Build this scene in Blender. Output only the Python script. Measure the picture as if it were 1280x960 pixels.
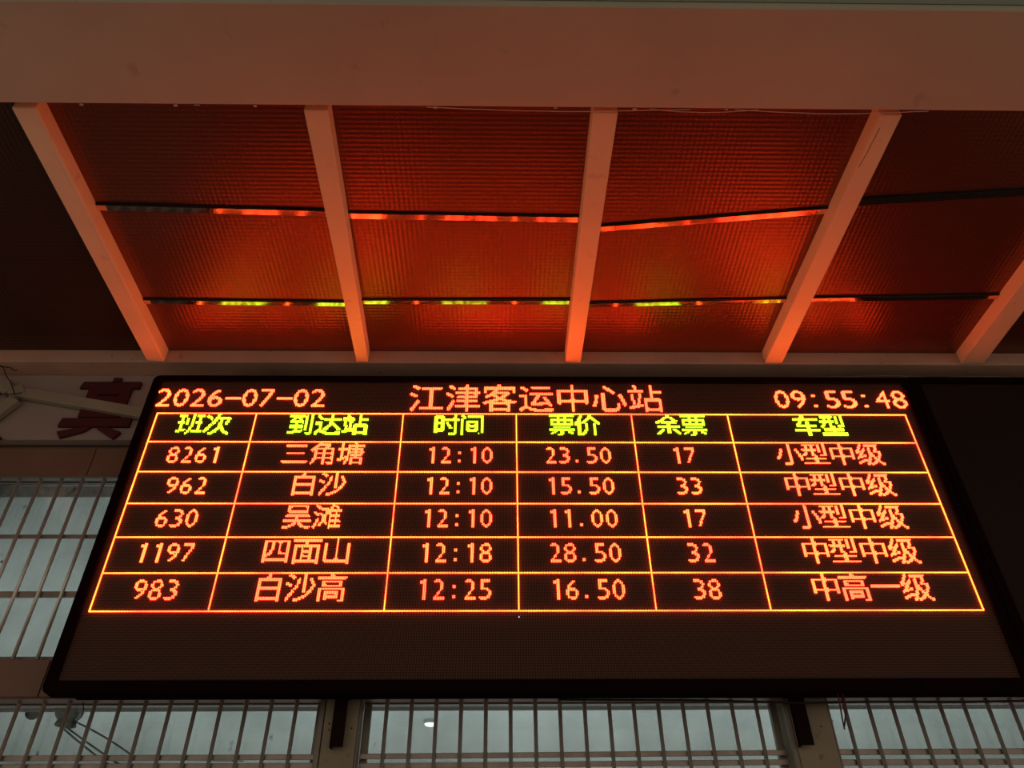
import bpy, bmesh, math, random
from mathutils import Matrix, Vector

scene = bpy.context.scene
for o in list(bpy.data.objects):
    bpy.data.objects.remove(o)

# ------------------------------------------------------------------ camera, world, lights, exposure
Z0 = 2.435                      # height of the display's lower edge above the pavement
cam_data = bpy.data.cameras.new('camera')
cam_data.lens = 28.125          # 1000 px focal length on a 1280 px wide frame
cam_data.sensor_width = 36.0
cam_data.clip_start = 0.02
cam = bpy.data.objects.new('camera', cam_data)
scene.collection.objects.link(cam)
YAW, PIT, ROL = 0.020454427520141916, 0.688978674284386, -0.01001210428699285
fwd = Vector((math.sin(YAW)*math.cos(PIT), math.cos(YAW)*math.cos(PIT), math.sin(PIT)))
right0 = Vector((math.cos(YAW), -math.sin(YAW), 0))
up0 = right0.cross(fwd)
rgt = right0*math.cos(ROL) + up0*math.sin(ROL)
upv = -right0*math.sin(ROL) + up0*math.cos(ROL)
m = Matrix((rgt, upv, -fwd)).transposed().to_4x4()
m.translation = Vector((-0.1364, -2.4045, -0.8347 + Z0))
cam.matrix_world = m
scene.camera = cam

scene.view_settings.view_transform = 'Standard'
scene.view_settings.look = 'None'
scene.view_settings.gamma = 1.0
scene.view_settings.use_curve_mapping = False
scene.view_settings.exposure = 0.0
try:
    scene.cycles.use_denoising = True
    scene.cycles.max_bounces = 8
    scene.cycles.sample_clamp_indirect = 6.0
    scene.cycles.use_light_tree = True
except Exception:
    pass

world = bpy.data.worlds.new('world')
scene.world = world
world.use_nodes = True
bg = world.node_tree.nodes['Background']
bg.inputs['Color'].default_value = (0.95, 0.82, 0.64, 1)
bg.inputs['Strength'].default_value = 0.34

def area_light(name, loc, size, energy, color, rot=(0, 0, 0), sy=None):
    l = bpy.data.lights.new(name, 'AREA'); l.energy = energy; l.color = color
    l.shape = 'RECTANGLE'; l.size = size; l.size_y = sy or size
    o = bpy.data.objects.new(name, l); scene.collection.objects.link(o)
    o.location = loc; o.rotation_euler = rot
    return o
ROOM_LIGHT = 175.0
# added upward area light that brightens the room behind the windows
area_light('room_fill_light', (0.0, 3.4, Z0 - 1.2), 8.0, ROOM_LIGHT*0.75, (0.90, 1.0, 0.99), (math.pi, 0, 0), 3.0)

# ------------------------------------------------------------------ materials
def new_mat(name):
    mt = bpy.data.materials.new(name); mt.use_nodes = True
    nt = mt.node_tree
    b = nt.nodes['Principled BSDF']
    return mt, nt, b

def simple(name, col, rough=0.6, metal=0.0, var=0.12, scale=6.0, bump=0.0, bscale=60.0, spec=0.5, spots=0.0, spotcol=(0.02, 0.015, 0.01)):
    mt, nt, b = new_mat(name)
    N, L = nt.nodes, nt.links
    tc = N.new('ShaderNodeTexCoord')
    nz = N.new('ShaderNodeTexNoise'); nz.inputs['Scale'].default_value = scale; nz.inputs['Detail'].default_value = 5
    L.new(tc.outputs['Object'], nz.inputs['Vector'])
    mr = N.new('ShaderNodeMapRange'); mr.inputs['From Min'].default_value = 0.3; mr.inputs['From Max'].default_value = 0.7
    mr.inputs['To Min'].default_value = 1 - var; mr.inputs['To Max'].default_value = 1 + var
    L.new(nz.outputs['Fac'], mr.inputs['Value'])
    mx = N.new('ShaderNodeVectorMath'); mx.operation = 'SCALE'; mx.inputs[0].default_value = col
    L.new(mr.outputs['Result'], mx.inputs['Scale'])
    out = mx.outputs['Vector']
    if spots > 0:
        n2 = N.new('ShaderNodeTexNoise'); n2.inputs['Scale'].default_value = scale*5; n2.inputs['Detail'].default_value = 3
        L.new(tc.outputs['Object'], n2.inputs['Vector'])
        r2 = N.new('ShaderNodeMapRange'); r2.inputs['From Min'].default_value = 0.66; r2.inputs['From Max'].default_value = 0.74
        r2.inputs['To Max'].default_value = spots
        L.new(n2.outputs['Fac'], r2.inputs['Value'])
        mm = N.new('ShaderNodeMix'); mm.data_type = 'RGBA'
        L.new(r2.outputs['Result'], mm.inputs['Factor']); L.new(out, mm.inputs['A'])
        mm.inputs['B'].default_value = (*spotcol, 1)
        out = mm.outputs['Result']
    L.new(out, b.inputs['Base Color'])
    b.inputs['Roughness'].default_value = rough
    b.inputs['Metallic'].default_value = metal
    b.inputs['Specular IOR Level'].default_value = spec
    if bump > 0:
        n3 = N.new('ShaderNodeTexNoise'); n3.inputs['Scale'].default_value = bscale; n3.inputs['Detail'].default_value = 4
        L.new(tc.outputs['Object'], n3.inputs['Vector'])
        bp = N.new('ShaderNodeBump'); bp.inputs['Strength'].default_value = bump; bp.inputs['Distance'].default_value = 0.004
        L.new(n3.outputs['Fac'], bp.inputs['Height']); L.new(bp.outputs['Normal'], b.inputs['Normal'])
    return mt

M = {}
M['beam'] = simple('painted_beam', (0.56, 0.49, 0.37), 0.7, var=0.07, scale=2.5, bump=0.25, bscale=30, spots=0.25, spotcol=(0.2, 0.12, 0.08))
M['plaster'] = simple('pale_plaster', (0.50, 0.60, 0.56), 0.7, var=0.05, scale=3)
M['rafter'] = simple('rafter_paint', (0.84, 0.72, 0.46), 0.55, var=0.06, scale=4, bump=0.15, bscale=40, spots=0.15, spotcol=(0.2, 0.1, 0.06))
M['ledge'] = simple('ledge_bounce_paint', (0.70, 0.41, 0.30), 0.7, var=0.12, scale=5, bump=0.2, bscale=40, spots=0.35, spotcol=(0.1, 0.07, 0.05))  # red bounce light from the rafters is put into this colour
M['board'] = simple('grey_board', (0.26, 0.31, 0.28), 0.7, var=0.05)
M['dark_deck'] = simple('dark_deck', (0.012, 0.010, 0.010), 0.8)
M['crack'] = simple('dark_gap', (0.01, 0.008, 0.007), 0.9)
M['strip'] = simple('bright_steel_strip', (0.74, 0.56, 0.46), 0.10, metal=1.0, var=0.1, scale=20, bump=0.12, bscale=14)
M['strip_edge'] = simple('strip_front_black', (0.012, 0.011, 0.012), 0.5)  # front faces of the joint strips, their dark reflection put into the colour
M['sign'] = simple('white_sign_sheet', (0.42, 0.32, 0.29), 0.45, var=0.06, scale=3, spots=0.2, spotcol=(0.15, 0.12, 0.1))
M['sign_letter'] = simple('red_sign_letter', (0.09, 0.005, 0.007), 0.7, var=0.1, scale=8)
M['tile'] = simple('brown_glazed_tile', (0.25, 0.125, 0.085), 0.38, var=0.08, scale=6, bump=0.05)
M['grout'] = simple('dark_grout', (0.03, 0.02, 0.016), 0.9)
M['wall'] = simple('brown_wall', (0.22, 0.14, 0.11), 0.7, var=0.1, scale=3)
M['lintel'] = simple('lintel_paint', (0.30, 0.16, 0.12), 0.6, var=0.1, scale=5)
M['mull'] = simple('beige_tile', (0.36, 0.29, 0.20), 0.5, var=0.08, scale=7, spots=0.5, spotcol=(0.05, 0.03, 0.02))
M['alu'] = simple('aluminium_frame', (0.26, 0.22, 0.19), 0.38, metal=0.35, var=0.1)
M['bar'] = simple('stainless_bar', (0.80, 0.72, 0.66), 0.3, metal=0.6, var=0.1, scale=30, bump=0.1, bscale=50)
M['rail'] = simple('stainless_rail', (0.42, 0.34, 0.30), 0.35, metal=0.75, var=0.15, scale=20, bump=0.15, bscale=25)
M['frame'] = simple('black_display_frame', (0.013, 0.005, 0.005), 0.8, var=0.1, spec=0.0)
M['cabinet'] = simple('black_cabinet', (0.012, 0.006, 0.006), 0.9, spec=0.0)
M['bracket'] = simple('dark_steel_bracket', (0.016, 0.005, 0.005), 0.8, var=0.2, spec=0.1)
M['conduit'] = simple('beige_conduit', (0.40, 0.33, 0.25), 0.5, var=0.08, scale=8)
M['wire'] = simple('black_cable', (0.012, 0.010, 0.010), 0.5)
M['red_wire'] = simple('dark_red_wire', (0.12, 0.008, 0.015), 0.5)
M['pale_wire'] = simple('pale_wire', (0.30, 0.26, 0.22), 0.5)
M['room'] = simple('room_white', (0.68, 0.70, 0.68), 0.8, var=0.04, scale=0.8)
M['ground'] = simple('pavement', (0.30, 0.27, 0.24), 0.8, var=0.15, scale=2)
M['fixture'] = simple('grey_fixture', (0.20, 0.21, 0.20), 0.5)

# embossed roof sheet: dark brown sheet pressed into a fine grid of pyramids
def panel_mat(name, col, spec):
    mt, nt, b = new_mat(name)
    N, L = nt.nodes, nt.links
    geo = N.new('ShaderNodeNewGeometry')
    sx = N.new('ShaderNodeSeparateXYZ'); L.new(geo.outputs['Position'], sx.inputs[0])
    def tri(sock, pitch):
        a = N.new('ShaderNodeMath'); a.operation = 'MULTIPLY'; a.inputs[1].default_value = 2*math.pi/pitch; L.new(sock, a.inputs[0])
        s = N.new('ShaderNodeMath'); s.operation = 'COSINE'; L.new(a.outputs[0], s.inputs[0])
        return s.outputs[0]
    p = N.new('ShaderNodeMath'); p.operation = 'ADD'
    p.operation = 'MULTIPLY_ADD'; p.inputs[1].default_value = 1.3; L.new(tri(sx.outputs['X'], 0.0165), p.inputs[0]); L.new(tri(sx.outputs['Y'], 0.0165), p.inputs[2])
    nz = N.new('ShaderNodeTexNoise'); nz.inputs['Scale'].default_value = 2.2; nz.inputs['Detail'].default_value = 2
    L.new(geo.outputs['Position'], nz.inputs['Vector'])
    q = N.new('ShaderNodeMath'); q.operation = 'MULTIPLY_ADD'; q.inputs[1].default_value = 14.0
    L.new(nz.outputs['Fac'], q.inputs[0]); L.new(p.outputs[0], q.inputs[2])
    bp = N.new('ShaderNodeBump'); bp.inputs['Strength'].default_value = 1.0; bp.inputs['Distance'].default_value = 0.00020
    L.new(q.outputs[0], bp.inputs['Height']); L.new(bp.outputs['Normal'], b.inputs['Normal'])
    b.inputs['Base Color'].default_value = (*col, 1)
    b.inputs['Specular Tint'].default_value = (1.0, 0.5, 0.35, 1)  # red light of the display put into the reflection tint
    b.inputs['Roughness'].default_value = 0.29
    b.inputs['Specular IOR Level'].default_value = spec
    b.inputs['IOR'].default_value = 1.62
    return mt
M['panel'] = panel_mat('embossed_reddened_sheet', (0.085, 0.028, 0.015), 1.0)
M['panel_unlit'] = panel_mat('embossed_unlit_sheet', (0.030, 0.016, 0.012), 0.6)  # same sheet where no display light reflects, shade put into the colour

# the face of the display: rows of unlit lamps on a black board, 5 mm pitch
P = 0.005
def screen_mat():
    mt, nt, b = new_mat('unlit_lamp_matrix')
    N, L = nt.nodes, nt.links
    tc = N.new('ShaderNodeTexCoord'); sx = N.new('ShaderNodeSeparateXYZ'); L.new(tc.outputs['Object'], sx.inputs[0])
    def cell(sock):
        a = N.new('ShaderNodeMath'); a.operation = 'DIVIDE'; a.inputs[1].default_value = P; L.new(sock, a.inputs[0])
        f = N.new('ShaderNodeMath'); f.operation = 'FRACT'; L.new(a.outputs[0], f.inputs[0])
        s = N.new('ShaderNodeMath'); s.operation = 'SUBTRACT'; s.inputs[1].default_value = 0.5; L.new(f.outputs[0], s.inputs[0])
        t = N.new('ShaderNodeMath'); t.operation = 'POWER'; t.inputs[1].default_value = 2; 
        ab = N.new('ShaderNodeMath'); ab.operation = 'ABSOLUTE'; L.new(s.outputs[0], ab.inputs[0]); L.new(ab.outputs[0], t.inputs[0])
        return t.outputs[0]
    d = N.new('ShaderNodeMath'); d.operation = 'ADD'; L.new(cell(sx.outputs['X']), d.inputs[0]); L.new(cell(sx.outputs['Z']), d.inputs[1])
    r = N.new('ShaderNodeMapRange'); r.inputs['From Min'].default_value = 0.10; r.inputs['From Max'].default_value = 0.17
    r.inputs['To Min'].default_value = 1; r.inputs['To Max'].default_value = 0
    L.new(d.outputs[0], r.inputs['Value'])
    mm = N.new('ShaderNodeMix'); mm.data_type = 'RGBA'
    mm.inputs['A'].default_value = (0.016, 0.005, 0.004, 1); mm.inputs['B'].default_value = (0.19, 0.095, 0.065, 1)
    L.new(r.outputs['Result'], mm.inputs['Factor']); L.new(mm.outputs['Result'], b.inputs['Base Color'])
    b.inputs['Roughness'].default_value = 0.6
    b.inputs['Specular IOR Level'].default_value = 0.15
    return mt
M['screen'] = screen_mat()

def led_mat(name, col, strength, gvar):
    mt, nt, b = new_mat(name)
    N, L = nt.nodes, nt.links
    N.remove(b)
    geo = N.new('ShaderNodeNewGeometry')
    nz = N.new('ShaderNodeTexNoise'); nz.inputs['Scale'].default_value = 5.0; nz.inputs['Detail'].default_value = 2
    L.new(geo.outputs['Position'], nz.inputs['Vector'])
    r = N.new('ShaderNodeMapRange'); r.inputs['From Min'].default_value = 0.35; r.inputs['From Max'].default_value = 0.65
    r.inputs['To Min'].default_value = 1 - gvar; r.inputs['To Max'].default_value = 1 + gvar
    L.new(nz.outputs['Fac'], r.inputs['Value'])
    g = N.new('ShaderNodeMath'); g.operation = 'MULTIPLY'; g.inputs[1].default_value = col[1]; L.new(r.outputs['Result'], g.inputs[0])
    c = N.new('ShaderNodeCombineColor'); c.inputs[0].default_value = col[0]; c.inputs[2].default_value = col[2]
    L.new(g.outputs[0], c.inputs[1])
    e = N.new('ShaderNodeEmission'); e.inputs['Strength'].default_value = strength
    L.new(c.outputs[0], e.inputs['Color'])
    L.new(e.outputs[0], N['Material Output'].inputs['Surface'])
    return mt
M['led_red'] = led_mat('lit_red_lamp', (14.5, 0.70, 0.18), 1.0, 0.25)
M['led_line'] = led_mat('lit_amber_lamp', (15.0, 1.15, 0.16), 1.0, 0.55)
M['led_green'] = led_mat('lit_lime_lamp', (1.9, 3.3, 0.06), 1.0, 0.2)
M['led_white'] = led_mat('stuck_lamp', (0.9, 0.8, 0.8), 1.0, 0.0)

def glass_mat(name):
    mt, nt, b = new_mat(name)
    N, L = nt.nodes, nt.links
    tc = N.new('ShaderNodeTexCoord')
    nz = N.new('ShaderNodeTexNoise'); nz.inputs['Scale'].default_value = 3.0; nz.inputs['Detail'].default_value = 6
    L.new(tc.outputs['Object'], nz.inputs['Vector'])
    r = N.new('ShaderNodeMapRange'); r.inputs['From Min'].default_value = 0.35; r.inputs['From Max'].default_value = 0.75
    r.inputs['To Min'].default_value = 0.22; r.inputs['To Max'].default_value = 0.42
    L.new(nz.outputs['Fac'], r.inputs['Value'])
    # dirt flecks
    n2 = N.new('ShaderNodeTexNoise'); n2.inputs['Scale'].default_value = 17.0; n2.inputs['Detail'].default_value = 4
    L.new(tc.outputs['Object'], n2.inputs['Vector'])
    r2 = N.new('ShaderNodeMapRange'); r2.inputs['From Min'].default_value = 0.70; r2.inputs['From Max'].default_value = 0.76
    r2.inputs['To Max'].default_value = 0.55
    L.new(n2.outputs['Fac'], r2.inputs['Value'])
    ad = N.new('ShaderNodeMath'); ad.operation = 'ADD'; ad.use_clamp = True
    L.new(r.outputs['Result'], ad.inputs[0]); L.new(r2.outputs['Result'], ad.inputs[1])
    tr = N.new('ShaderNodeBsdfTransparent'); tr.inputs['Color'].default_value = (0.90, 0.93, 0.92, 1)
    df = N.new('ShaderNodeBsdfDiffuse'); df.inputs['Color'].default_value = (0.10, 0.12, 0.115, 1)
    gl = N.new('ShaderNodeBsdfGlossy'); gl.inputs['Roughness'].default_value = 0.05; gl.inputs['Color'].default_value = (1, 1, 1, 1)
    m1 = N.new('ShaderNodeMixShader'); L.new(ad.outputs[0], m1.inputs[0]); L.new(tr.outputs[0], m1.inputs[1]); L.new(df.outputs[0], m1.inputs[2])
    fr = N.new('ShaderNodeFresnel'); fr.inputs['IOR'].default_value = 1.45
    m2 = N.new('ShaderNodeMixShader'); L.new(fr.outputs[0], m2.inputs[0]); L.new(m1.outputs[0], m2.inputs[1]); L.new(gl.outputs[0], m2.inputs[2])
    L.new(m2.outputs[0], N['Material Output'].inputs['Surface'])
    return mt
M['glass'] = glass_mat('dusty_glass')

def emit_mat(name, col, s):
    mt, nt, b = new_mat(name)
    b.inputs['Emission Color'].default_value = (*col, 1); b.inputs['Emission Strength'].default_value = s
    return mt
M['lamp'] = emit_mat('lit_lamp_disc', (0.95, 1.0, 1.0), 4.0)

# ------------------------------------------------------------------ helpers
C = scene.collection
def link(name, me, mat, parent=None):
    o = bpy.data.objects.new(name, me); C.objects.link(o)
    if mat is not None and not me.materials:
        me.materials.append(mat)
    if parent is not None: o.parent = parent
    return o
def props(o, label=None, cat=None, group=None, kind=None):
    if label: o['label'] = label
    if cat: o['category'] = cat
    if group: o['group'] = group
    if kind: o['kind'] = kind
    return o
def empty(name, loc=(0, 0, 0), parent=None):
    o = bpy.data.objects.new(name, None); C.objects.link(o); o.location = loc
    o.empty_display_size = 0.1
    if parent: o.parent = parent
    return o
def box_into(bm, lo, hi):
    x0, y0, z0 = lo; x1, y1, z1 = hi
    v = [bm.verts.new(p) for p in [(x0,y0,z0),(x1,y0,z0),(x1,y1,z0),(x0,y1,z0),(x0,y0,z1),(x1,y0,z1),(x1,y1,z1),(x0,y1,z1)]]
    for f in [(0,3,2,1),(4,5,6,7),(0,1,5,4),(1,2,6,5),(2,3,7,6),(3,0,4,7)]:
        bm.faces.new([v[i] for i in f])
    return v
def done(name, bm, mat, parent=None, bevel=0.0, seg=2, smooth=False):
    if bevel > 0:
        bmesh.ops.bevel(bm, geom=list(bm.edges), offset=bevel, segments=seg, affect='EDGES', profile=0.6)
    bmesh.ops.recalc_face_normals(bm, faces=bm.faces)
    if smooth:
        for f in bm.faces: f.smooth = True
    me = bpy.data.meshes.new(name); bm.to_mesh(me); bm.free()
    # parts are modelled in world coordinates: keep them there under a moved parent
    o = link(name, me, mat, parent)
    if parent is not None:
        off = Vector(parent.location)
        pp = parent.parent
        while pp is not None:
            off += Vector(pp.location); pp = pp.parent
        o.location = -off
    return o
def box(name, lo, hi, mat, parent=None, bevel=0.0, seg=2):
    bm = bmesh.new()
    lo = (lo[0], lo[1], lo[2] + Z0); hi = (hi[0], hi[1], hi[2] + Z0)
    box_into(bm, lo, hi)
    return done(name, bm, mat, parent, bevel, seg)
def hexa(name, p8, mat, parent=None, bevel=0.0):
    """eight corners: bottom four (ccw) then top four"""
    bm = bmesh.new()
    v = [bm.verts.new((p[0], p[1], p[2] + Z0)) for p in p8]
    for f in [(0,3,2,1),(4,5,6,7),(0,1,5,4),(1,2,6,5),(2,3,7,6),(3,0,4,7)]:
        bm.faces.new([v[i] for i in f])
    return done(name, bm, mat, parent, bevel)
def tube_into(bm, pts, r, n=8, flat=1.0):
    pts = [Vector((p[0], p[1], p[2] + Z0)) for p in pts]
    rings = []
    for i, p in enumerate(pts):
        a = pts[max(i-1, 0)]; b = pts[min(i+1, len(pts)-1)]
        d = (b - a).normalized()
        ref = Vector((0, 1, 0)) if abs(d.y) < 0.9 else Vector((1, 0, 0))
        u = d.cross(ref).normalized(); w = d.cross(u)
        rings.append([bm.verts.new(p + (u*math.cos(2*math.pi*k/n) + w*math.sin(2*math.pi*k/n)*flat)*r) for k in range(n)])
    for i in range(len(rings)-1):
        for k in range(n):
            bm.faces.new((rings[i][k], rings[i][(k+1) % n], rings[i+1][(k+1) % n], rings[i+1][k]))
    bm.faces.new(rings[0]); bm.faces.new(rings[-1][::-1])
def tube(name, pts, r, mat, parent=None, n=8, flat=1.0):
    bm = bmesh.new(); tube_into(bm, pts, r, n, flat)
    o = done(name, bm, mat, parent)
    for f in o.data.polygons: f.use_smooth = len(f.vertices) == 4
    return o
def sag(a, b, k, n=10, wob=0.0, seed=1):
    rnd = random.Random(seed)
    out = []
    for i in range(n+1):
        t = i/n
        out.append((a[0]+(b[0]-a[0])*t, a[1]+(b[1]-a[1])*t, a[2]+(b[2]-a[2])*t - k*4*t*(1-t) + (rnd.uniform(-wob, wob) if 0 < i < n else 0)))
    return out

H = 1.285          # underside of rafters and ledge (above the display's lower edge)
G = 1.345          # underside of the roof sheets
YW = 0.16          # wall face
XL, XR = -3.3, 3.3

# ------------------------------------------------------------------ setting: ground, ceilings, wall
fl = box('floor', (-6, -9, -Z0 - 0.1), (6, 6.2, -Z0), M['ground']); props(fl, 'grey paved ground in front of the station wall', 'floor', kind='structure')

beam = box('trim_1', (-6, -1.418, H - 0.02), (6, -1.121, H + 0.55), M['beam'], bevel=0.004, seg=1)
props(beam, 'broad painted concrete beam across the top of the view', 'beam', kind='structure')
fas = box('trim_2', (-6, -1.450, H + 0.005), (6, -1.4185, H + 0.55), M['plaster'], bevel=0.003, seg=1)
props(fas, 'pale greenish white fascia above the broad beam, at the top edge', 'fascia', kind='structure')
cap = box('raised_board', (0.10, -1.462, H + 0.022), (1.16, -1.4495, H + 0.5), M['board'], fas, bevel=0.002, seg=1)

ceil_ = empty('ceiling', (0, 0, Z0 + G)); props(ceil_, 'canopy ceiling of embossed reddish brown sheets between pale rafters', 'ceiling', kind='structure')
box('deck', (XL, -1.12, G + 0.035), (XR, YW + 0.3, G + 0.075), M['dark_deck'], ceil_)
# unseen ceiling added over the camera side to hold back sky light
pc = box('trim_3', (-6, -4.6, H + 0.55), (6, -1.12, H + 0.62), M['plaster']); props(pc, 'pale unseen ceiling added above the broad beam to block sky light', 'ceiling', kind='structure')

# rafters: underside corners at the near end and at the ledge
raf = [(-2.42, -2.345, -2.40, -2.335), (-1.564, -1.494, -1.548, -1.478), (-0.714, -0.643, -0.712, -0.664), (0.138, 0.212, 0.130, 0.192), (0.995, 1.059, 0.940, 1.010), (1.797, 1.872, 1.742, 1.835), (2.66, 2.74, 2.62, 2.70)]
names = [None, 'pale painted rafter at the far left, running from the beam to the date',
         'pale painted rafter second from left, above the date and the title',
         'pale painted rafter right of centre, above the end of the title',
         'pale painted rafter second from right, with a long crack near the beam',
         'pale painted rafter at the right edge, above the blank dark panel', None]
NEARY, FARY = -1.094, 0.034
for k, (a, b, c, d) in enumerate(raf):
    r = hexa('rafter', [(a, NEARY, H), (b, NEARY, H), (d, FARY, H), (c, FARY, H), (a, NEARY, G + 0.034), (b, NEARY, G + 0.034), (d, FARY, G + 0.034), (c, FARY, G + 0.034)], M['rafter'], bevel=0.004)
    props(r, names[k] or ('pale painted rafter beyond the left edge' if k == 0 else 'pale painted rafter beyond the right edge'), 'rafter', 'rafters of the canopy')
    if k == 4:
        tube('crack', [(1.008, -1.05, H + 0.0005), (1.003, -1.00, H + 0.0005), (1.0, -0.96, H + 0.0005), (0.993, -0.91, H + 0.0005)], 0.0016, M['crack'], r, n=5, flat=0.5)
    if k == 1:
        tube('crack', [(-1.506, -0.95, H + 0.0005), (-1.503, -0.80, H + 0.0005), (-1.500, -0.6, H + 0.0005), (-1.497, -0.32, H + 0.0005)], 0.0007, M['crack'], r, n=5, flat=0.5)

def raf_x(k, y, side):
    a, b, c, d = raf[k]
    t = (y - NEARY)/(FARY - NEARY)
    return (b + (d - b)*t) if side else (a + (c - a)*t)

# seams per bay: (left y, right y) of the front edge of each joint strip
seams = [((-0.70, -0.70), (-0.26, -0.26)),
         ((-0.702, -0.682), (-0.258, -0.250)),
         ((-0.674, -0.663), (-0.262, -0.266)),
         ((-0.622, -0.707), (-0.250, -0.280)),
         ((-0.741, -0.800), (-0.283, -0.305)),
         ((-0.74, -0.74), (-0.30, -0.30))]
rnd = random.Random(4)
for k in range(6):
    yb = [(-1.112, -1.112), seams[k][0], seams[k][1], (0.060, 0.060)]
    for j in range(3):
        l0, r0 = yb[j]; l1, r1 = yb[j+1]
        e = 0.012 if j < 2 else 0.0
        t0, t1 = rnd.uniform(0, 0.003), rnd.uniform(0, 0.003)
        P8 = [(raf_x(k, l0, 1) - 0.004, l0 + (0.006 if j else 0), G + t0), (raf_x(k+1, r0, 0) + 0.004, r0 + (0.006 if j else 0), G + t1),
              (raf_x(k+1, r1, 0) + 0.004, r1 + e, G + t1 * 0.5), (raf_x(k, l1, 1) - 0.004, l1 + e, G + t0 * 0.5)]
        P8 += [(x, y, z + 0.012) for x, y, z in P8]
        hexa('roof_sheet', P8, M['panel'] if k else M['panel_unlit'], ceil_)
    for j in range(2 if k else 0):      # the dark bay at the far left shows no joints
        l, r_ = seams[k][j]
        w = 0.022 if j == 0 else 0.017
        tilt = 0.0008 if j == 0 else -0.0010
        xa, xb = raf_x(k, l, 1) + 0.001, raf_x(k+1, r_, 0) - 0.001
        hh = 0.009
        # the polished underside tips slightly towards the display
        s = hexa('joint_strip', [(xa, l, G - hh), (xb, r_, G - hh), (xb, r_ + w, G - hh + tilt), (xa, l + w, G - hh + tilt),
                                 (xa, l, G - hh + 0.0035), (xb, r_, G - hh + 0.0035), (xb, r_ + w, G - hh + tilt + 0.0035), (xa, l + w, G - hh + tilt + 0.0035)], M['strip'], ceil_)
        if k == 1 and j == 0: s['label'] = 'shiny metal strip under a joint of the roof sheets'
        hexa('strip_front', [(xa, l - 0.004, G - hh + 0.0036), (xb, r_ - 0.004, G - hh + 0.0036), (xb, r_ + w - 0.003, G - hh + tilt + 0.0036), (xa, l + w - 0.003, G - hh + tilt + 0.0036),
                            (xa, l - 0.004, G), (xb, r_ - 0.004, G), (xb, r_ + w - 0.003, G), (xa, l + w - 0.003, G)], M['strip_edge'], ceil_)

# flaking edge of paint hanging from the far lip of the beam
rnd = random.Random(11)
for (xa, xb) in ((-0.35, 0.42), (0.30, 0.62), (0.55, 1.12)):
    n = 14
    pts = []
    for i in range(n + 1):
        t = i/n
        pts.append((xa + (xb - xa)*t, -1.119 + 0.010*math.sin(math.pi*t) + rnd.uniform(-0.0008, 0.0008), H - 0.019 - 0.001*math.sin(math.pi*t)))
    tube('peeling_paint', pts, 0.0013, M['ledge'], beam, n=5)
for x in (-1.35, -1.08, -1.02, -0.85, -0.33, 0.02, 0.25, 0.52):
    w = rnd.uniform(0.006, 0.016)
    box('paint_flake', (x, -1.1205, H - 0.021), (x + w, -1.1205 + rnd.uniform(0.002, 0.006), H - 0.018), M['beam'], beam)

# wall: solid pieces round the two window bands
wall = empty('wall_back', (0, 0, 0)); props(wall, 'station front wall with brown tile bands and barred windows', 'wall', kind='structure')
WB = 0.30
def wallbox(lo, hi, mat='wall', name='wall_block'):
    return box(name, lo, hi, M[mat], wall)
wallbox((XL, YW + 0.012, 0.8165), (XR, WB, G + 0.034))
wallbox((-1.20, YW + 0.012, 0.128), (XR, WB, 0.8165))
wallbox((XL, YW + 0.012, 0.0065), (XR, WB, 0.128))
wallbox((XL, YW + 0.012, -Z0), (XR, WB, -1.15))
wallbox((XL, YW + 0.012, -1.15), (-2.75, WB, 0.0065))
wallbox((2.75, YW + 0.012, -1.15), (XR, WB, 0.0065))
# ledge the rafters land on
led = box('trim_4', (XL, 0.035, H), (XR, YW + 0.012, G + 0.034), M['ledge'], bevel=0.003, seg=1)
props(led, 'narrow plaster ledge above the display where the rafters end', 'ledge', kind='structure')

# tile bands, each tile its own piece
x = -3.275
while x < 1.3:
    box('tile', (x, YW, 0.0105), (x + 0.3375, YW + 0.013, 0.1265), M['tile'], wall, bevel=0.0015, seg=1)
    x += 0.3408
box('lintel_strip', (XL, YW + 0.0125, 0.0062), (XR, YW + 0.0645, 0.0125), M['lintel'], wall)
x = XL + 0.02
JO = -1.690
xs = [JO - 1.15, JO - 0.575, JO, JO + 0.575]
for i, xx in enumerate(xs):
    box('tile', (xx + 0.0015, YW, 0.823), (xx + 0.5735, YW + 0.013, 0.950), M['tile'], wall, bevel=0.0015, seg=1)
box('edge_strip', (XL, YW - 0.004, 0.8125), (-1.18, YW + 0.02, 0.8215), M['alu'], wall, bevel=0.001, seg=1)
# lower wall tiles, below the picture
x = -3.28
while x < 3.2:
    for z in (-2.40, -2.10, -1.80, -1.50):
        box('tile', (x, YW, z), (x + 0.397, YW + 0.013, z + 0.297), M['tile'], wall)
    x += 0.4

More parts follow.
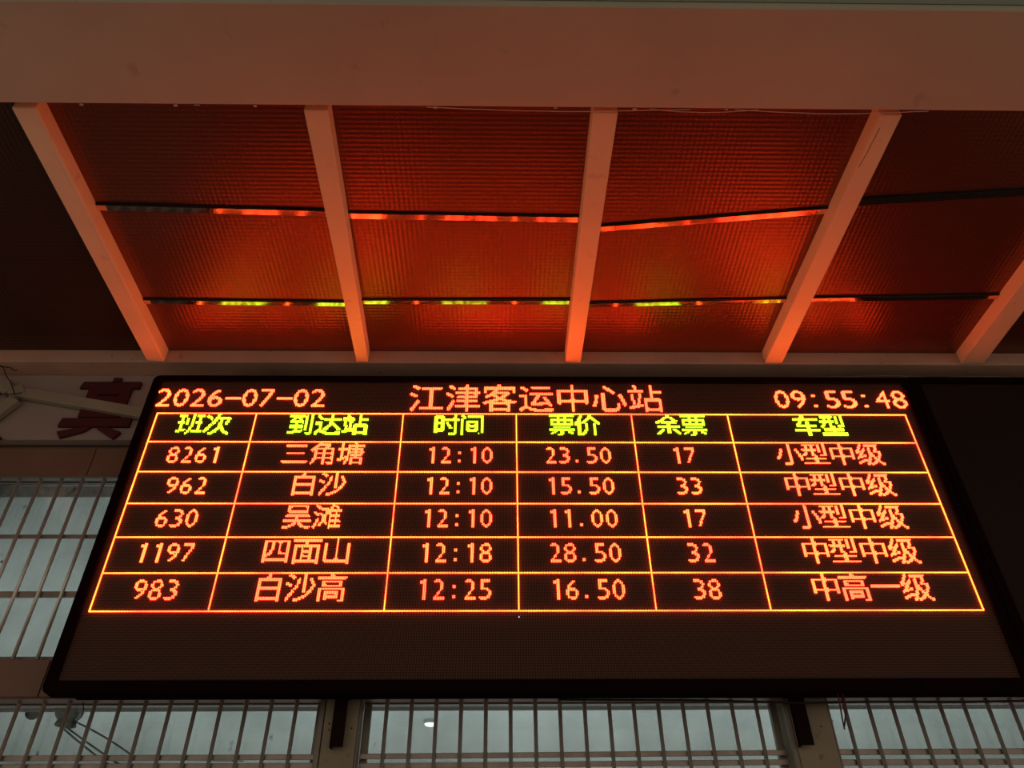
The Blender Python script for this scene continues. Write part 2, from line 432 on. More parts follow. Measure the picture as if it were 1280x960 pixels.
# ------------------------------------------------------------------ windows
def window(name, label, x0, x1, z0, z1, bars, rails, frame_w, dy=0.0, skew=0.0):
    w = empty(name, ((x0 + x1)/2, 0.24, Z0 + z0)); props(w, label, 'window', kind='structure')
    fw = frame_w
    yf0, yf1 = 0.221 + dy, 0.245 + dy
    yp, yb, yr = 0.228 + dy, 0.200 + dy, 0.2085 + dy
    kb = (2.4045 + yb)/(2.4045 + 0.22); kr = (2.4045 + yr)/(2.4045 + 0.23)  # bars and rails rescaled about the camera to keep the same view
    bars = [-0.1364 + (b + 0.1364)*kb for b in bars]
    rails = [tuple(-0.8347 + (v + 0.8347)*kr for v in r) for r in rails]
    for lo, hi in (((x0, yf0, z1 - 0.004), (x1, yf1, z1)), ((x0, yf0, z0), (x1, yf1, z0 + 0.02)), ((x0, yf0, z0 + 0.02), (x0 + fw, yf1, z1 - 0.004)), ((x1 - fw, yf0, z0 + 0.02), (x1, yf1, z1 - 0.004))):
        box('window_frame', lo, hi, M['alu'], w, bevel=0.002, seg=1)
    box('pane', (x0 + fw, yp, z0 + 0.02), (x1 - fw, yp + 0.005, z1 - 0.004), M['glass'], w)
    for i, rz in enumerate(rails):
        hexa('rail', [(x0 + 0.002, yr, rz[0]), (x1 - 0.002, yr, rz[0] + skew), (x1 - 0.002, yr + 0.006, rz[0] + skew), (x0 + 0.002, yr + 0.006, rz[0]),
                      (x0 + 0.002, yr, rz[1]), (x1 - 0.002, yr, rz[1] + skew), (x1 - 0.002, yr + 0.006, rz[1] + skew), (x0 + 0.002, yr + 0.006, rz[1])], M['rail'], w, bevel=0.0015)
    proto = None
    for i, bx in enumerate(bars):
        if proto is None:
            bm = bmesh.new(); tube_into(bm, [(0, 0, z0 - Z0), (0, 0, (z0 + z1)/2 - Z0), (0, 0, z1 - Z0)], 0.0064, n=10)
            bmesh.ops.recalc_face_normals(bm, faces=bm.faces)
            me = bpy.data.meshes.new('bar'); bm.to_mesh(me); bm.free()
            for f in me.polygons: f.use_smooth = len(f.vertices) == 4
            me.materials.append(M['bar']); proto = me
        o = bpy.data.objects.new('bar', proto); C.objects.link(o); o.parent = w
        o.location = Vector((bx, yb, 0)) - Vector(((x0 + x1)/2, 0.24, 0)) + Vector((0, 0, -z0))
        o.rotation_euler = (0, rnd.uniform(-0.002, 0.002), 0)
    return w

rl = [(-0.160, -0.144), (-0.189, -0.171), (-0.62, -0.60), (-1.08, -1.06)]
window('window_1', 'upper left barred window beside the lit display', -3.25, -1.22, 0.1285, 0.8160, [-1.970 + 0.0796*i for i in range(-15, 9)], [(0.599, 0.6155), (0.370, 0.3935)], 0.02, dy=-0.030)
window('window_2', 'lower left barred window below the display', -2.74, -0.690, -1.15, 0.0060, [-1.655 + 0.0797*i for i in range(-13, 12)], [(-0.160, -0.1435), (-0.186, -0.168), (-0.62, -0.60), (-1.08, -1.06)], 0.022)
window('window_3', 'lower middle barred window below the display, between the two pillars', -0.562, 0.755, -1.15, 0.0060, [-0.491 + 0.0787*i for i in range(0, 16)], [(-0.159, -0.1425), (-0.1865, -0.170), (-0.62, -0.60), (-1.08, -1.06)], 0.022, skew=0.006)
window('window_4', 'lower right barred window below the dark panels', 0.900, 2.74, -1.15, 0.0060, [0.974 + 0.0775*i for i in range(0, 23)], [(-0.153, -0.135), (-0.183, -0.165), (-0.62, -0.60), (-1.08, -1.06)], 0.012)

# pillars between the lower windows
for nm, lab, x0, x1 in (('trim_5', 'beige pillar left of the middle window, under the display', -0.690, -0.562), ('trim_6', 'pale beige pillar right of the middle window, under the display', 0.755, 0.900)):
    t = empty(nm, ((x0 + x1)/2, YW, Z0 - 1.15)); props(t, lab, 'pillar', kind='structure')
    z = -1.15; hs = [0.28, 0.28, 0.28]
    top = 0.0060
    box('core', (x0 + 0.004, YW + 0.012, -1.15), (x1 - 0.004, WB, top), M['mull'], t)
    box('facing', (x0 + 0.018, YW, -1.149), (x1 - 0.006, YW + 0.0125, top), M['mull'], t, bevel=0.002, seg=1)
    box('edge_trim', (x0, YW - 0.002, -1.149), (x0 + 0.016, YW + 0.03, top), M['alu'], t, bevel=0.0015, seg=1)
    box('edge_trim', (x1 - 0.005, YW + 0.002, -1.149), (x1, YW + 0.03, top), M['alu'], t, bevel=0.001, seg=1)
    for hx, hz in ((0.035, -0.075), (0.037, -0.093), (0.105, -0.088)):
        bm = bmesh.new(); bmesh.ops.create_cone(bm, segments=10, radius1=0.0025, radius2=0.0025, depth=0.002, cap_ends=True, matrix=Matrix.Translation((x0 + hx, YW - 0.0005, Z0 + hz)) @ Matrix.Rotation(math.pi/2, 4, 'X'))
        done('screw_hole', bm, M['crack'], t)

# ------------------------------------------------------------------ room behind the glass
rm = empty('wall_room', (0, 3, 0)); props(rm, 'pale interior room seen through the dusty windows', 'wall', kind='structure')
box('room_back', (-4.6, 5.6, -Z0), (4.6, 5.7, 1.3), M['room'], rm)
box('room_side', (-4.7, WB, -Z0), (-4.6, 5.7, 1.3), M['room'], rm)
box('room_side', (4.6, WB, -Z0), (4.7, 5.7, 1.3), M['room'], rm)
box('room_ceiling', (-4.7, WB, 1.2), (4.7, 5.7, 1.3), M['room'], rm)
box('room_front', (-4.7, WB, -Z0), (-3.28, WB + 0.05, 1.3), M['room'], rm)
box('room_front', (3.28, WB, -Z0), (4.7, WB + 0.05, 1.3), M['room'], rm)
# round lamp on the room's ceiling
lp = empty('ceiling_lamp', (-0.69, 4.38, Z0 + 1.2)); props(lp, 'small round white lamp seen through the middle window', 'lamp')
bm = bmesh.new(); bmesh.ops.create_cone(bm, segments=24, radius1=0.050, radius2=0.056, depth=0.03, cap_ends=True, matrix=Matrix.Translation((-0.69, 4.38, Z0 + 1.185)))
done('lamp_rim', bm, M['plaster'], lp)
bm = bmesh.new(); bmesh.ops.create_uvsphere(bm, u_segments=20, v_segments=8, radius=0.046, matrix=Matrix.Translation((-0.69, 4.38, Z0 + 1.17)) @ Matrix.Diagonal((1, 1, 0.35, 1)))
done('lamp_globe', bm, M['lamp'], lp, smooth=True)

# ------------------------------------------------------------------ sign on the wall, left of the display
sg = empty('wall_sign', (-2.4, YW - 0.04, Z0 + 0.955)); props(sg, 'off white sign board with a dark red character, left of the display under the ledge', 'sign')
box('sign_board', (-3.2, 0.118, 0.962), (-1.20, YW - 0.001, H - 0.001), M['sign'], sg, bevel=0.003, seg=1)
def stroke(pts, parent, th=0.014):
    bm = bmesh.new()
    y1, y0 = 0.1175, 0.1175 - th
    a = [bm.verts.new((p[0], y0, p[1] + Z0)) for p in pts]; b = [bm.verts.new((p[0], y1, p[1] + Z0)) for p in pts]
    bm.faces.new(a); bm.faces.new(b[::-1])
    n = len(pts)
    for i in range(n): bm.faces.new((a[i], a[(i+1) % n], b[(i+1) % n], b[i]))
    return bm
ch = empty('red_character', (0, 0, 0), sg); ch.location = -Vector(sg.location)
ch['label'] = 'dark red raised Chinese character'
K = 0.985
def S_(pts):   # strokes from image coordinates on the wall plane, scaled towards the camera onto the board
    out = []
    for x, z in pts:
        out.append((-0.136 + (x + 0.136)*K, -0.835 + (z + 0.835)*K))
    return out
strokes = [
    [(-1.722, 1.262), (-1.722, 1.292), (-1.690, 1.292), (-1.690, 1.262)],
    [(-1.846, 1.236), (-1.838, 1.270), (-1.603, 1.270), (-1.603, 1.236)],
    [(-1.805, 1.090), (-1.805, 1.120), (-1.640, 1.120), (-1.640, 1.090)],
    [(-1.805, 1.120), (-1.805, 1.238), (-1.760, 1.238), (-1.760, 1.120)],
    [(-1.675, 1.120), (-1.675, 1.238), (-1.632, 1.238), (-1.632, 1.120)],
    [(-1.760, 1.205), (-1.760, 1.238), (-1.675, 1.238), (-1.675, 1.205)],
    [(-1.760, 1.165), (-1.760, 1.196), (-1.675, 1.196), (-1.675, 1.165)],
    [(-1.760, 1.124), (-1.760, 1.156), (-1.675, 1.156), (-1.675, 1.124)],
    [(-1.868, 1.043), (-1.862, 1.084), (-1.590, 1.084), (-1.590, 1.043)],
    [(-1.842, 0.988), (-1.862, 1.018), (-1.775, 1.041), (-1.735, 1.041), (-1.760, 1.018)],
    [(-1.715, 1.036), (-1.672, 1.041), (-1.612, 1.016), (-1.634, 0.983)],
]
for s in strokes:
    bm = stroke(S_(s), ch)
    done('stroke', bm, M['sign_letter'], ch, bevel=0.0015, seg=1)
ch2 = empty('red_character', (0, 0, 0), sg); ch2.location = -Vector(sg.location)
ch2['label'] = 'end of another dark red character at the left edge'
for s in ([(-2.30, 0.985), (-2.30, 1.02), (-2.075, 1.00), (-2.060, 0.985), (-2.10, 0.975)], [(-2.30, 1.05), (-2.30, 1.09), (-2.12, 1.09), (-2.12, 1.05)], [(-2.32, 1.20), (-2.32, 1.24), (-2.16, 1.24), (-2.16, 1.20)], [(-2.24, 1.09), (-2.24, 1.20), (-2.20, 1.20), (-2.20, 1.09)]):
    done('stroke', stroke(S_(s), ch2), M['sign_letter'], ch2, bevel=0.0015, seg=1)

# beige conduit crossing the sign and running behind the display
cd = empty('conduit', (-2.06, 0.09, Z0 + 1.17)); props(cd, 'beige square conduit crossing the sign down to behind the display', 'conduit')
def bar4(name, a, b, wid, dep, mat, parent, y, bev=0.003):
    ax, az = a; bx, bz = b
    d = Vector((bx - ax, 0, bz - az)).normalized(); n = Vector((-d.z, 0, d.x))*wid/2
    hexa(name, [(ax - n.x, y, az - n.z), (bx - n.x, y, bz - n.z), (bx - n.x, y + dep, bz - n.z), (ax - n.x, y + dep, az - n.z),
                (ax + n.x, y, az + n.z), (bx + n.x, y, bz + n.z), (bx + n.x, y + dep, bz + n.z), (ax + n.x, y + dep, az + n.z)], mat, parent, bev)
bar4('channel', (-2.030, 1.172), (-1.495, 1.0635), 0.046, 0.026, M['conduit'], cd, 0.086)
bar4('elbow', (-2.065, 1.196), (-2.035, 1.150), 0.060, 0.034, M['conduit'], cd, 0.080, 0.006)
bar4('elbow', (-2.105, 1.20), (-2.078, 1.175), 0.05, 0.030, M['conduit'], cd, 0.082, 0.006)
bar4('channel', (-2.045, 1.140), (-2.17, 0.94), 0.050, 0.026, M['conduit'], cd, 0.086)
bar4('channel', (-2.09, 1.205), (-2.6, 1.26), 0.05, 0.026, M['conduit'], cd, 0.086)
wr = empty('thin_wires', (-2.1, 0.06, Z0 + 1.2)); props(wr, 'thin dark wires tied round the conduit joint at the left edge', 'wires')
tube('wire', sag((-2.15, 0.062, 1.29), (-2.03, 0.062, 1.135), -0.01, 8, 0.004, 2), 0.0022, M['wire'], wr, n=6)
tube('wire', sag((-2.20, 0.066, 1.16), (-2.01, 0.066, 1.150), 0.012, 8, 0.004, 3), 0.0020, M['wire'], wr, n=6)
tube('wire', sag((-2.19, 0.06, 1.27), (-2.07, 0.064, 1.262), -0.010, 8, 0.004, 5), 0.0022, M['wire'], wr, n=6)

# ------------------------------------------------------------------ the lit display
W2 = 1.440; SH = 1.150; FB = 0.037; FX = 0.036
bd = empty('led_display', (0, 0.05, Z0 - FB)); props(bd, 'large LED timetable board lit with orange and lime text under the canopy', 'display board')
def rounded_frame(name, x0, x1, z0, z1, ix0, ix1, iz0, iz1, y0, y1, rad, mat, parent):
    def loop(a0, a1, b0, b1, rr_):
        pts = []
        r2_ = min(rr_, 0.003)
        for cx, cz, s, r in ((a1 - r2_, b1 - r2_, 0, r2_), (a0 + rr_, b1 - rr_, 1, rr_), (a0 + rr_, b0 + rr_, 2, rr_), (a1 - r2_, b0 + r2_, 3, r2_)):
            for i in range(6):
                t = (s + i/5)*math.pi/2
                pts.append((cx + r*math.cos(t), cz + r*math.sin(t)))
        return pts
    o = loop(x0, x1, z0, z1, rad); i_ = loop(ix0, ix1, iz0, iz1, 0.001); ob = loop(x0 + 0.004, x1 - 0.004, z0 + 0.004, z1 - 0.004, rad - 0.003)
    bm = bmesh.new()
    mk = lambda pts, y: [bm.verts.new((p[0], y, p[1] + Z0)) for p in pts]
    A = mk(o, y1); B = mk(o, y0 + 0.004); Cc = mk(ob, y0); D = mk(i_, y0); E_ = mk(i_, y1)
    n = len(A)
    for u, v in ((A, B), (B, Cc), (Cc, D), (D, E_), (E_, A)):
        for i in range(n): bm.faces.new((u[i], u[(i+1) % n], v[(i+1) % n], v[i]))
    return done(name, bm, mat, parent)
rounded_frame('frame', -W2 - FX, W2 + FX, -FB, SH + 0.030, -W2, W2, 0, SH, -0.010, 0.030, 0.024, M['frame'], bd)
box('cabinet', (-1.420, 0.0305, -0.020), (1.470, 0.105, SH + 0.012), M['cabinet'], bd, bevel=0.002, seg=1)
scr = box('screen', (-W2, 0.0, 0.0), (W2, 0.0300, SH), M['screen'], bd)
# screen material needs its own origin at the lower left lamp
def recentre(o, px, pz):
    for v in o.data.vertices:
        v.co.x -= px; v.co.z -= pz + Z0
    o.location = Vector(o.location) + Vector((px, 0, pz + Z0))
recentre(scr, -W2, 0.0)

GLYPHS = {
    'T江': (26, [0, 14680064, 16252928, 4063230, 1703932, 1792, 1792, 1792, 16779008, 62916352, 32507648, 7341824, 1792, 1792, 1792, 526080, 1836800, 1836800, 3671808, 3147520, 7341824, 6293248, 14942207, 29622271, 29360128, 8388608]),
    'T津': (26, [1536, 14681600, 15732224, 7995388, 1703932, 1548, 1548, 524287, 50855935, 62918172, 31458828, 7471100, 2359292, 3584, 1536, 1310716, 3932156, 3149312, 7341568, 7343616, 15204351, 15204351, 29361664, 29361664, 25167360, 1536]),
    'T客': (26, [28672, 12288, 33554430, 33554430, 33554430, 25280518, 25395206, 25690054, 1048544, 2032064, 8357760, 15978240, 12647936, 64512, 261888, 2082800, 16646655, 67108862, 27262944, 1835232, 1835104, 1835104, 1835104, 2097120, 2097120, 1835232]),
    'T运': (26, [0, 0, 29491196, 31522812, 7864320, 3670016, 1048576, 0, 262143, 262143, 66067456, 66067456, 3160288, 3160160, 3174512, 3170360, 3203096, 3270652, 3276796, 3276558, 3145734, 7864320, 33423360, 63430783, 58982399, 16809982]),
    'T中': (26, [12288, 12288, 12288, 12288, 12288, 33554430, 33554430, 29372430, 29372430, 29372430, 29372430, 29372430, 29372430, 29372430, 29390862, 33554430, 33554430, 29372430, 12595204, 12288, 12288, 12288, 12288, 12288, 12288, 12288]),
    'T心': (26, [0, 98304, 114688, 61440, 30720, 15360, 3584, 1792, 459264, 458776, 15138872, 15138844, 15138844, 13041676, 13041678, 13041678, 29818886, 29818887, 25624679, 59179107, 59179106, 458848, 458976, 524224, 262080, 130816]),
    'T站': (26, [3146112, 3670400, 1573248, 1573248, 1573248, 67092864, 67092991, 511, 196992, 12779904, 12779904, 12779904, 12779904, 12992508, 12992510, 6701054, 6696966, 6696966, 7090182, 1028102, 16756742, 66859014, 62928910, 16382, 16382, 12294]),
    'H班': (19, [384, 516543, 516543, 98700, 104844, 104844, 104844, 514494, 514494, 104844, 98700, 98700, 99084, 99084, 127756, 517887, 460543, 3072, 2048]),
    'H次': (19, [1792, 132608, 493056, 249854, 53247, 23750, 7366, 14542, 14796, 20940, 57792, 49632, 115168, 230384, 231216, 462392, 400926, 30735, 28675]),
    'H到': (19, [6, 524198, 524262, 65126, 52326, 99942, 261990, 261990, 12646, 12390, 261990, 261990, 261990, 12390, 12646, 32518, 523782, 507966, 28]),
    'H达': (19, [196800, 196800, 229568, 114880, 65535, 8191, 448, 508352, 508384, 508400, 50104, 50972, 52750, 56839, 121863, 258048, 490511, 401407, 395263]),
    'H站': (19, [49248, 49248, 57440, 522336, 523391, 523391, 227424, 211040, 208992, 209918, 243711, 112639, 112391, 130823, 130823, 524039, 493567, 2047, 1799]),
    'H时': (19, [12, 258060, 522252, 522268, 475135, 475135, 473100, 523020, 523020, 473484, 473548, 473292, 473324, 522252, 522252, 520204, 458764, 252, 248]),
    'H间': (19, [65536, 237566, 122878, 49158, 196614, 196614, 212966, 212966, 208998, 211174, 212966, 212966, 208998, 211174, 212966, 204742, 196614, 196624, 196608]),
    'H票': (19, [524287, 524287, 6336, 6336, 262142, 262142, 202950, 202950, 262142, 262142, 0, 65528, 0, 524287, 524287, 26392, 116510, 198406, 7680]),
    'H价': (19, [24768, 25024, 57824, 50160, 116536, 118300, 252942, 522247, 509467, 509464, 116248, 116248, 116248, 116248, 118296, 117784, 121880, 129048, 127000]),
    'H余': (19, [1792, 1792, 8128, 14560, 28784, 122940, 524272, 491512, 1792, 1792, 262142, 262142, 1792, 26480, 59192, 116508, 231182, 458758, 0]),
    'H车': (19, [7168, 7168, 15360, 524287, 524287, 28928, 25472, 58240, 115584, 131068, 131068, 896, 896, 524287, 524287, 896, 896, 896, 896]),
    'H型': (19, [261638, 261990, 261734, 52326, 52326, 524134, 524134, 117862, 101382, 232510, 462654, 134928, 131068, 131068, 131068, 1792, 524287, 524287, 524287]),
    'C三': (19, [0, 0, 131068, 131068, 0, 0, 0, 0, 0, 65528, 0, 0, 0, 0, 0, 0, 524287, 262142, 0]),
    'C角': (19, [6144, 16352, 32736, 57568, 115136, 262140, 508684, 180996, 49932, 65532, 49932, 49924, 49932, 65532, 115468, 99076, 99076, 197500, 131900]),
    'C塘': (19, [98496, 98400, 102399, 102399, 101472, 524286, 523774, 101478, 102399, 101478, 101374, 101372, 112736, 130046, 514822, 465670, 13062, 13310, 8966]),
    'C白': (19, [1536, 1536, 3584, 131068, 131068, 98316, 98316, 98316, 98316, 131068, 131068, 98316, 98316, 98316, 98316, 98316, 131068, 131068, 98316]),
    'C沙': (19, [65728, 245952, 57536, 17612, 3276, 3270, 396486, 493763, 104643, 6342, 12486, 16588, 24796, 49176, 114736, 98528, 197568, 204544, 138240]),
    'C吴': (19, [0, 131064, 114712, 98312, 98312, 131064, 65528, 0, 131068, 262142, 1536, 1536, 524287, 524287, 3456, 7616, 30944, 516223, 491534]),
    'C滩': (19, [131168, 229496, 114892, 65220, 16383, 2047, 395144, 255880, 113918, 7422, 7304, 40072, 105726, 105727, 79496, 221832, 221439, 393471, 131200]),
    'C四': (19, [0, 0, 262142, 203206, 202886, 202886, 202886, 202886, 202886, 209030, 209094, 225534, 253958, 229382, 196614, 262142, 262142, 196614, 0]),
    'C面': (19, [0, 524287, 524287, 1536, 1536, 262142, 262142, 200902, 200902, 204742, 204742, 200902, 202950, 204742, 200902, 200902, 262142, 262142, 196614]),
    'C山': (19, [512, 512, 512, 512, 197126, 197126, 197126, 197126, 197126, 197126, 197126, 197126, 197126, 197126, 197126, 198406, 262142, 131070, 6]),
    'C高': (19, [1536, 1792, 524287, 524286, 0, 65528, 49176, 57368, 65528, 0, 262142, 196614, 212966, 212966, 208998, 212966, 212966, 208902, 196638]),
    'C小': (19, [512, 768, 768, 768, 768, 49944, 49944, 49932, 99084, 99078, 99078, 197383, 459523, 393987, 771, 768, 768, 16128, 15872]),
    'C型': (19, [6, 261990, 52326, 52326, 52326, 524134, 261990, 35942, 101382, 232454, 462398, 768, 1792, 131068, 1792, 768, 1792, 524287, 0]),
    'C中': (19, [1536, 1536, 1536, 1792, 262142, 198406, 198150, 198150, 198150, 198150, 198406, 262142, 198406, 198150, 1536, 1536, 1536, 1536, 1536]),
    'C级': (19, [16384, 53244, 53240, 98584, 103192, 209688, 488240, 516926, 443270, 115590, 111558, 259020, 493164, 263800, 32312, 130168, 494828, 401351, 6915]),
    'C一': (19, [0, 0, 0, 0, 0, 0, 0, 0, 524287, 524287, 0, 0, 0, 0, 0, 0, 0, 0, 0]),
    'D0': (8, [24, 60, 102, 66, 195, 195, 195, 195, 195, 195, 66, 102, 60, 24]),
    'B0': (11, [112, 508, 476, 774, 774, 1799, 1799, 1539, 1539, 1539, 1799, 1799, 774, 774, 476, 508, 112]),
    'D1': (8, [12, 60, 60, 12, 12, 12, 12, 12, 12, 12, 12, 12, 12, 12]),
    'B1': (11, [256, 896, 896, 896, 896, 896, 896, 896, 896, 896, 896, 896, 896, 896, 896, 896, 256]),
    'D2': (8, [56, 124, 6, 6, 6, 6, 6, 4, 8, 24, 16, 32, 127, 127]),
    'B2': (11, [496, 1016, 1852, 1036, 14, 14, 14, 12, 28, 24, 56, 112, 96, 192, 448, 1023, 1023]),
    'D3': (8, [120, 126, 6, 3, 2, 6, 28, 30, 7, 3, 3, 6, 254, 120]),
    'B3': (11, [1008, 1020, 542, 14, 7, 6, 14, 124, 124, 30, 15, 7, 7, 7, 1566, 2044, 1008]),
    'D4': (8, [0, 6, 14, 14, 22, 54, 38, 70, 255, 6, 6, 6, 6, 4]),
    'B4': (11, [4, 12, 28, 60, 60, 108, 204, 396, 908, 1023, 2047, 12, 12, 12, 12, 12, 12]),
    'D5': (8, [126, 126, 96, 96, 96, 96, 124, 6, 3, 3, 3, 6, 254, 120]),
    'B5': (11, [510, 1022, 896, 896, 896, 896, 896, 1016, 510, 14, 7, 7, 7, 15, 1566, 2044, 496]),
    'D6': (8, [0, 12, 24, 48, 96, 96, 124, 254, 195, 195, 195, 66, 126, 28]),
    'B6': (11, [0, 56, 120, 224, 448, 384, 896, 880, 2044, 2014, 1799, 1799, 1799, 775, 910, 508, 248]),
    'D7': (8, [254, 254, 6, 6, 4, 12, 8, 24, 16, 48, 48, 32, 96, 0]),
    'B7': (11, [2046, 2046, 14, 12, 28, 28, 24, 56, 48, 112, 96, 224, 192, 448, 384, 896, 256]),
    'D8': (8, [28, 126, 66, 195, 195, 102, 60, 126, 194, 195, 195, 195, 126, 60]),
    'B8': (11, [248, 508, 910, 774, 1799, 775, 910, 508, 508, 990, 1799, 1799, 1539, 1799, 910, 508, 248]),
    'D9': (8, [56, 126, 194, 195, 195, 195, 127, 58, 6, 6, 12, 24, 48, 0]),
    'B9': (11, [240, 508, 910, 1798, 1799, 1799, 1799, 1023, 511, 102, 14, 12, 28, 56, 112, 224, 64]),
}
def dots_mesh(cells, h=0.0042, r=0.00185):
    vs, fs = [], []
    ca = [(math.cos(math.pi/6 + math.pi/3*k), math.sin(math.pi/6 + math.pi/3*k)) for k in range(6)]
    for (i, j) in cells:
        cx = -W2 + (i + 0.5)*P; cz = (j + 0.5)*P + Z0
        b = len(vs)
        for c, s in ca: vs.append((cx + c*r*1.08, -0.0002, cz + s*r*1.08))
        for c, s in ca: vs.append((cx + c*r*0.92, -h, cz + s*r*0.92))
        for k in range(6):
            fs.append((b + k, b + 6 + k, b + 6 + (k+1) % 6, b + (k+1) % 6))
        fs.append(tuple(b + 6 + k for k in range(5, -1, -1)))
    me = bpy.data.meshes.new('dots'); me.from_pydata(vs, [], fs); me.update()
    return me
TOTAL = [0]
def led_object(name, cells, mat, label=None):
    me = dots_mesh(sorted(cells)); me.materials.append(mat)
    o = bpy.data.objects.new(name, me); C.objects.link(o); o.parent = bd
    o.location = -Vector(bd.location)
    if label: o['label'] = label
    o['kind'] = 'stuff'
    TOTAL[0] += len(cells)
    return o
def glyph(key, x, ytop):
    w, rows = GLYPHS[key]
    out = set()
    for r, v in enumerate(rows):
        for c in range(w):
            if v >> (w - 1 - c) & 1: out.add((x + c, ytop - 1 - r))
    return out
def text(name, s, font, xc, ytop, mat, label, left=None, right=None):
    pitch, wid, hgt = {'T': (28, 26, 26), 'H': (19.7, 19, 19), 'C': (19.7, 19, 19), 'D': (10, 8, 14), 'B': (13, 11, 17)}[font]
    n = len(s); tot = pitch*(n - 1) + wid
    x0 = left if left is not None else (right - tot if right is not None else xc - tot/2)
    cells = set()
    for k, chx in enumerate(s):
        x = int(round(x0 + pitch*k))
        if chx == '-':
            cells |= {(x + a, ytop - 9 - b) for a in range(0, 12) for b in range(2)}
        elif chx == ':':
            q = 3 if font == 'B' else 3
            for yy in ((5, hgt - 2) if font == 'B' else (5, hgt - 2)):
                cells |= {(x + q + a, ytop - yy - b) for a in range(2 + (font == 'B')) for b in range(2)}
        elif chx == '.':
            cells |= {(x + 2 + a, ytop - hgt + 1 - b + 1) for a in range(2) for b in range(2)}
        else:
            cells |= glyph(font + chx, x, ytop)
    return led_object(name, cells, mat, label)

cols = [4, 78, 188, 273, 360, 433, 569]
rows_ = [199 - 26*k for k in range(7)]
for j in rows_:
    led_object('grid_line', {(i, j) for i in range(4, 570)}, M['led_line'], None)
for i in cols:
    led_object('grid_line', {(i, j) for j in range(43, 200) if j not in rows_}, M['led_line'], None)
text('date_text', '2026-07-02', 'B', None, 223, M['led_red'], 'date 2026-07-02 in orange dots', left=-0)
text('title_text', '江津客运中心站', 'T', 289, 228, M['led_red'], 'large station name in orange dots')
text('clock_text', '09:55:48', 'B', None, 223, M['led_red'], 'clock 09:55:48 in orange dots', right=575)
cx = [(cols[k] + cols[k+1])/2 + 0.5 for k in range(6)]
for k, s in enumerate(['班次', '到达站', '时间', '票价', '余票', '车型']):
    text('header_text', s, 'H', cx[k], 199, M['led_green'], 'column heading in bold lime dots')
data = [('8261', '三角塘', '12:10', '23.50', '17', '小型中级'), ('962', '白沙', '12:10', '15.50', '33', '中型中级'), ('630', '吴滩', '12:10', '11.00', '17', '小型中级'),
        ('1197', '四面山', '12:18', '28.50', '32', '中型中级'), ('983', '白沙高', '12:25', '16.50', '38', '中高一级')]
fld = ['trip number', 'destination', 'departure time', 'fare', 'seats left', 'coach class']
adj = [0, 0, 0.5, 0.5, -1.5, 0.3]
for r, row in enumerate(data):
    T = 173 - 26*r
    for k, s in enumerate(row):
        if k in (1, 5): text('entry_text', s, 'C', cx[k] + adj[k], T, M['led_red'], fld[k] + ' in orange dots')
        else: text('entry_text', s, 'D', cx[k] + adj[k], T - 4, M['led_red'], fld[k] + ' ' + s + ' in orange dots')
led_object('stuck_dot', {(273, 39)}, M['led_white'], 'single white stuck dot')
print('lit dots', TOTAL[0])

# blank dark panel to the right of the lit display
rp = empty('blank_panel', (2.1, 0.05, Z0 - FB)); props(rp, 'dark unlit display panel adjoining the right side of the lit board', 'display board')
box('screen', (1.512, -0.002, 0.0), (2.80, 0.0300, SH), simple('blank_matrix', (0.022, 0.011, 0.009), 0.7, spec=0.2), rp)
bm = bmesh.new()
for lo, hi in (((1.4775, -0.010, -FB), (1.512, 0.03, SH + 0.03)), ((2.80, -0.010, -FB), (2.835, 0.03, SH + 0.03)), ((1.512, -0.010, -FB), (2.80, 0.03, -0.0005)), ((1.512, -0.010, SH + 0.0005), (2.80, 0.03, SH + 0.03))):
    box_into(bm, (lo[0], lo[1], lo[2] + Z0), (hi[0], hi[1], hi[2] + Z0))
done('frame', bm, M['frame'], rp)
box('cabinet', (1.4706, 0.0305, -0.02), (2.82, 0.105, SH + 0.012), M['cabinet'], rp)

# both panels scaled up about the camera past the ledge's edge, lighting rafter ends
for root in (bd, rp):
    root.scale = (1.02, 1.02, 1.02)
    l = Vector(root.location)
    root.location = (l.x*1.02 + 0.0027, l.y*1.02 + 0.0481, Z0 + (l.z - Z0)*1.02 + 0.0167)

# steel hangers that hold the display in front of the pillars
for lab, x0, x1 in (('dark steel hanger bracket at the left pillar, below the display', -0.640, -0.600), ('dark steel hanger bracket at the right pillar, below the display', 0.775, 0.814)):
    h = empty('bracket', ((x0 + x1)/2, 0.12, Z0 - 0.16)); props(h, lab, 'bracket', 'hanger brackets under the display')
    box('upright', (x0, 0.127, -0.150), (x1, 0.131, -0.0080), M['bracket'], h)
    box('flange', (x0, 0.1315, -0.150), (x0 + 0.004, YW - 0.0025, -0.0080), M['bracket'], h)
    box('foot', (x0 - 0.004, 0.090, -0.0078), (x1 + 0.004, 0.150, -0.0042), M['bracket'], h)

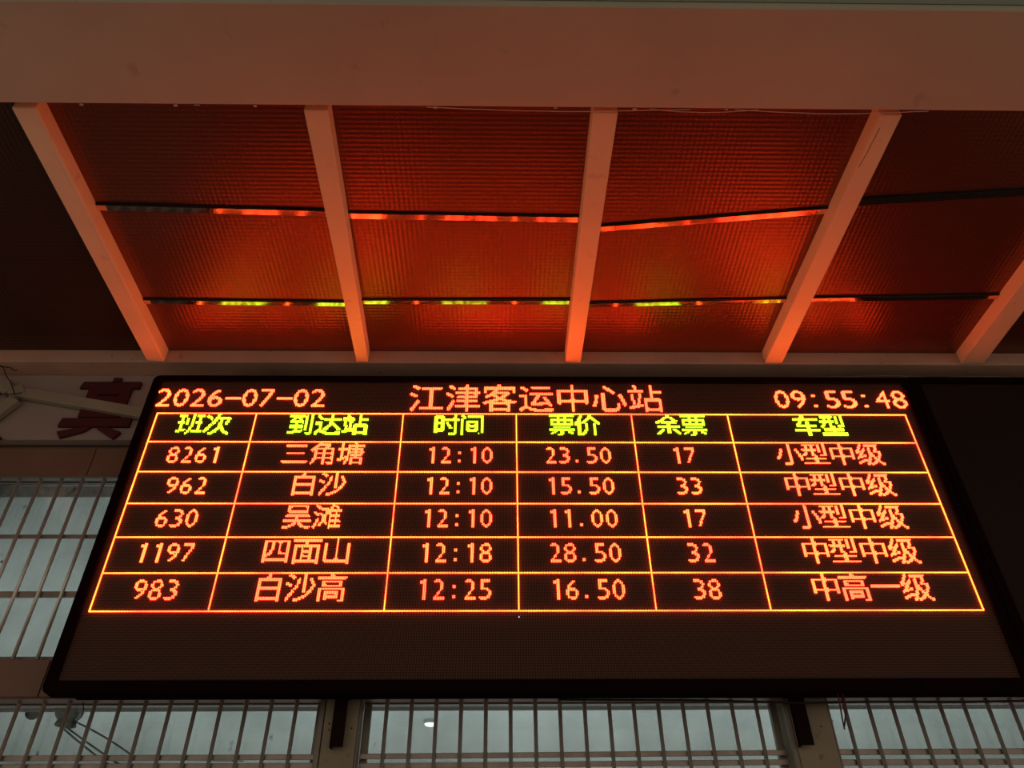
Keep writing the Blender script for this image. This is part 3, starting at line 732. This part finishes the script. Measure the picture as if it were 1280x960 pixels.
# ------------------------------------------------------------------ cables
o = tube('cable', [(0.05, 0.135, -0.013)] + [(0.30, 0.135, -0.0145), (0.50, 0.135, -0.0165), (0.80, 0.124, -0.0285), (1.02, 0.12, -0.0275), (1.30, 0.12, -0.029), (1.50, 0.12, -0.026), (1.8, 0.12, -0.027), (2.4, 0.12, -0.026)], 0.0035, M['wire'])
props(o, 'black cable running along under the display towards the right', 'cable')
o = tube('cable', [(1.37, 0.115, -0.022), (1.395, 0.112, -0.031), (1.43, 0.110, -0.0335), (1.47, 0.112, -0.030), (1.50, 0.115, -0.022)], 0.0016, M['red_wire']); props(o, 'small loop of dark red wire hanging at the right end of the black cable', 'cable')
for k, (lab, pts) in enumerate((('dark red wire hanging below the display beside the right pillar, longer one', [(0.892, 0.05, -0.022), (0.889, 0.048, -0.06), (0.885, 0.048, -0.10), (0.884, 0.049, -0.129)]),
                 ('dark red wire hanging below the display beside the right pillar, bent one', [(0.905, 0.05, -0.022), (0.909, 0.05, -0.05), (0.900, 0.051, -0.085), (0.888, 0.052, -0.118)]))):
    o = tube('hanging_wire', pts, 0.0024, M['red_wire'], n=6); props(o, lab, 'wire')
o = tube('hanging_wire', [(-1.405, 0.118, -0.021), (-1.402, 0.13, -0.040), (-1.406, 0.14, -0.058), (-1.418, 0.14, -0.072)], 0.0016, M['wire'], n=6); props(o, 'thin black wire end hanging below the display\'s left corner', 'wire')
tube('wire_end', [(-1.416, 0.14, -0.070), (-1.426, 0.14, -0.073)], 0.0012, M['wire'], o, n=5)
tube('wire_end', [(-1.417, 0.14, -0.071), (-1.424, 0.14, -0.083)], 0.0012, M['wire'], o, n=5)
o = tube('top_wire', [(1.1133, 0.046, 1.2218), (1.1952, 0.046, 1.2266), (1.2773, 0.046, 1.2252), (1.3811, 0.046, 1.2347), (1.4534, 0.046, 1.2334), (1.5258, 0.046, 1.229), (1.6288, 0.046, 1.2236), (1.7508, 0.046, 1.2297), (1.8728, 0.046, 1.2297), (1.9864, 0.046, 1.2212), (2.1428, 0.046, 1.2287)], 0.0016, M['pale_wire'], n=6)
props(o, 'thin pale wire lying along the top edge of the display and blank panel', 'wire')

# things inside, behind the lower left window
fx = empty('inside_fixture', (-1.5, 0.34, Z0 - 0.05)); props(fx, 'grey round fixture behind the glass of the lower left window', 'fixture')
bm = bmesh.new(); bmesh.ops.create_uvsphere(bm, u_segments=20, v_segments=10, radius=0.046, matrix=Matrix.Translation((-1.560, 0.36, Z0 + 0.025)) @ Matrix.Diagonal((1, 0.8, 0.75, 1)))
done('housing', bm, M['fixture'], fx, smooth=True)
bm = bmesh.new(); bmesh.ops.create_cone(bm, segments=20, radius1=0.034, radius2=0.028, depth=0.016, cap_ends=True, matrix=Matrix.Translation((-1.560, 0.36, Z0 - 0.010)))
done('collar', bm, M['crack'], fx)
bm = bmesh.new(); bmesh.ops.create_uvsphere(bm, u_segments=14, v_segments=8, radius=0.024, matrix=Matrix.Translation((-1.675, 0.35, Z0 + 0.022)))
done('knob', bm, M['crack'], fx, smooth=True)
for a, b, s in (((-1.585, 0.345, -0.012), (-1.36, 0.345, -0.150), 0.004), ((-1.57, 0.345, -0.014), (-1.335, 0.345, -0.145), 0.002), ((-1.53, 0.345, -0.008), (-1.30, 0.345, -0.120), -0.006)):
    tube('lead', sag(a, b, s, 6), 0.0030, M['fixture'], fx, n=6)
tube('lead', [(-1.30, 0.345, -0.120), (-1.28, 0.345, -0.126), (-1.1, 0.345, -0.130), (-0.95, 0.345, -0.132)], 0.0028, M['fixture'], fx, n=6)
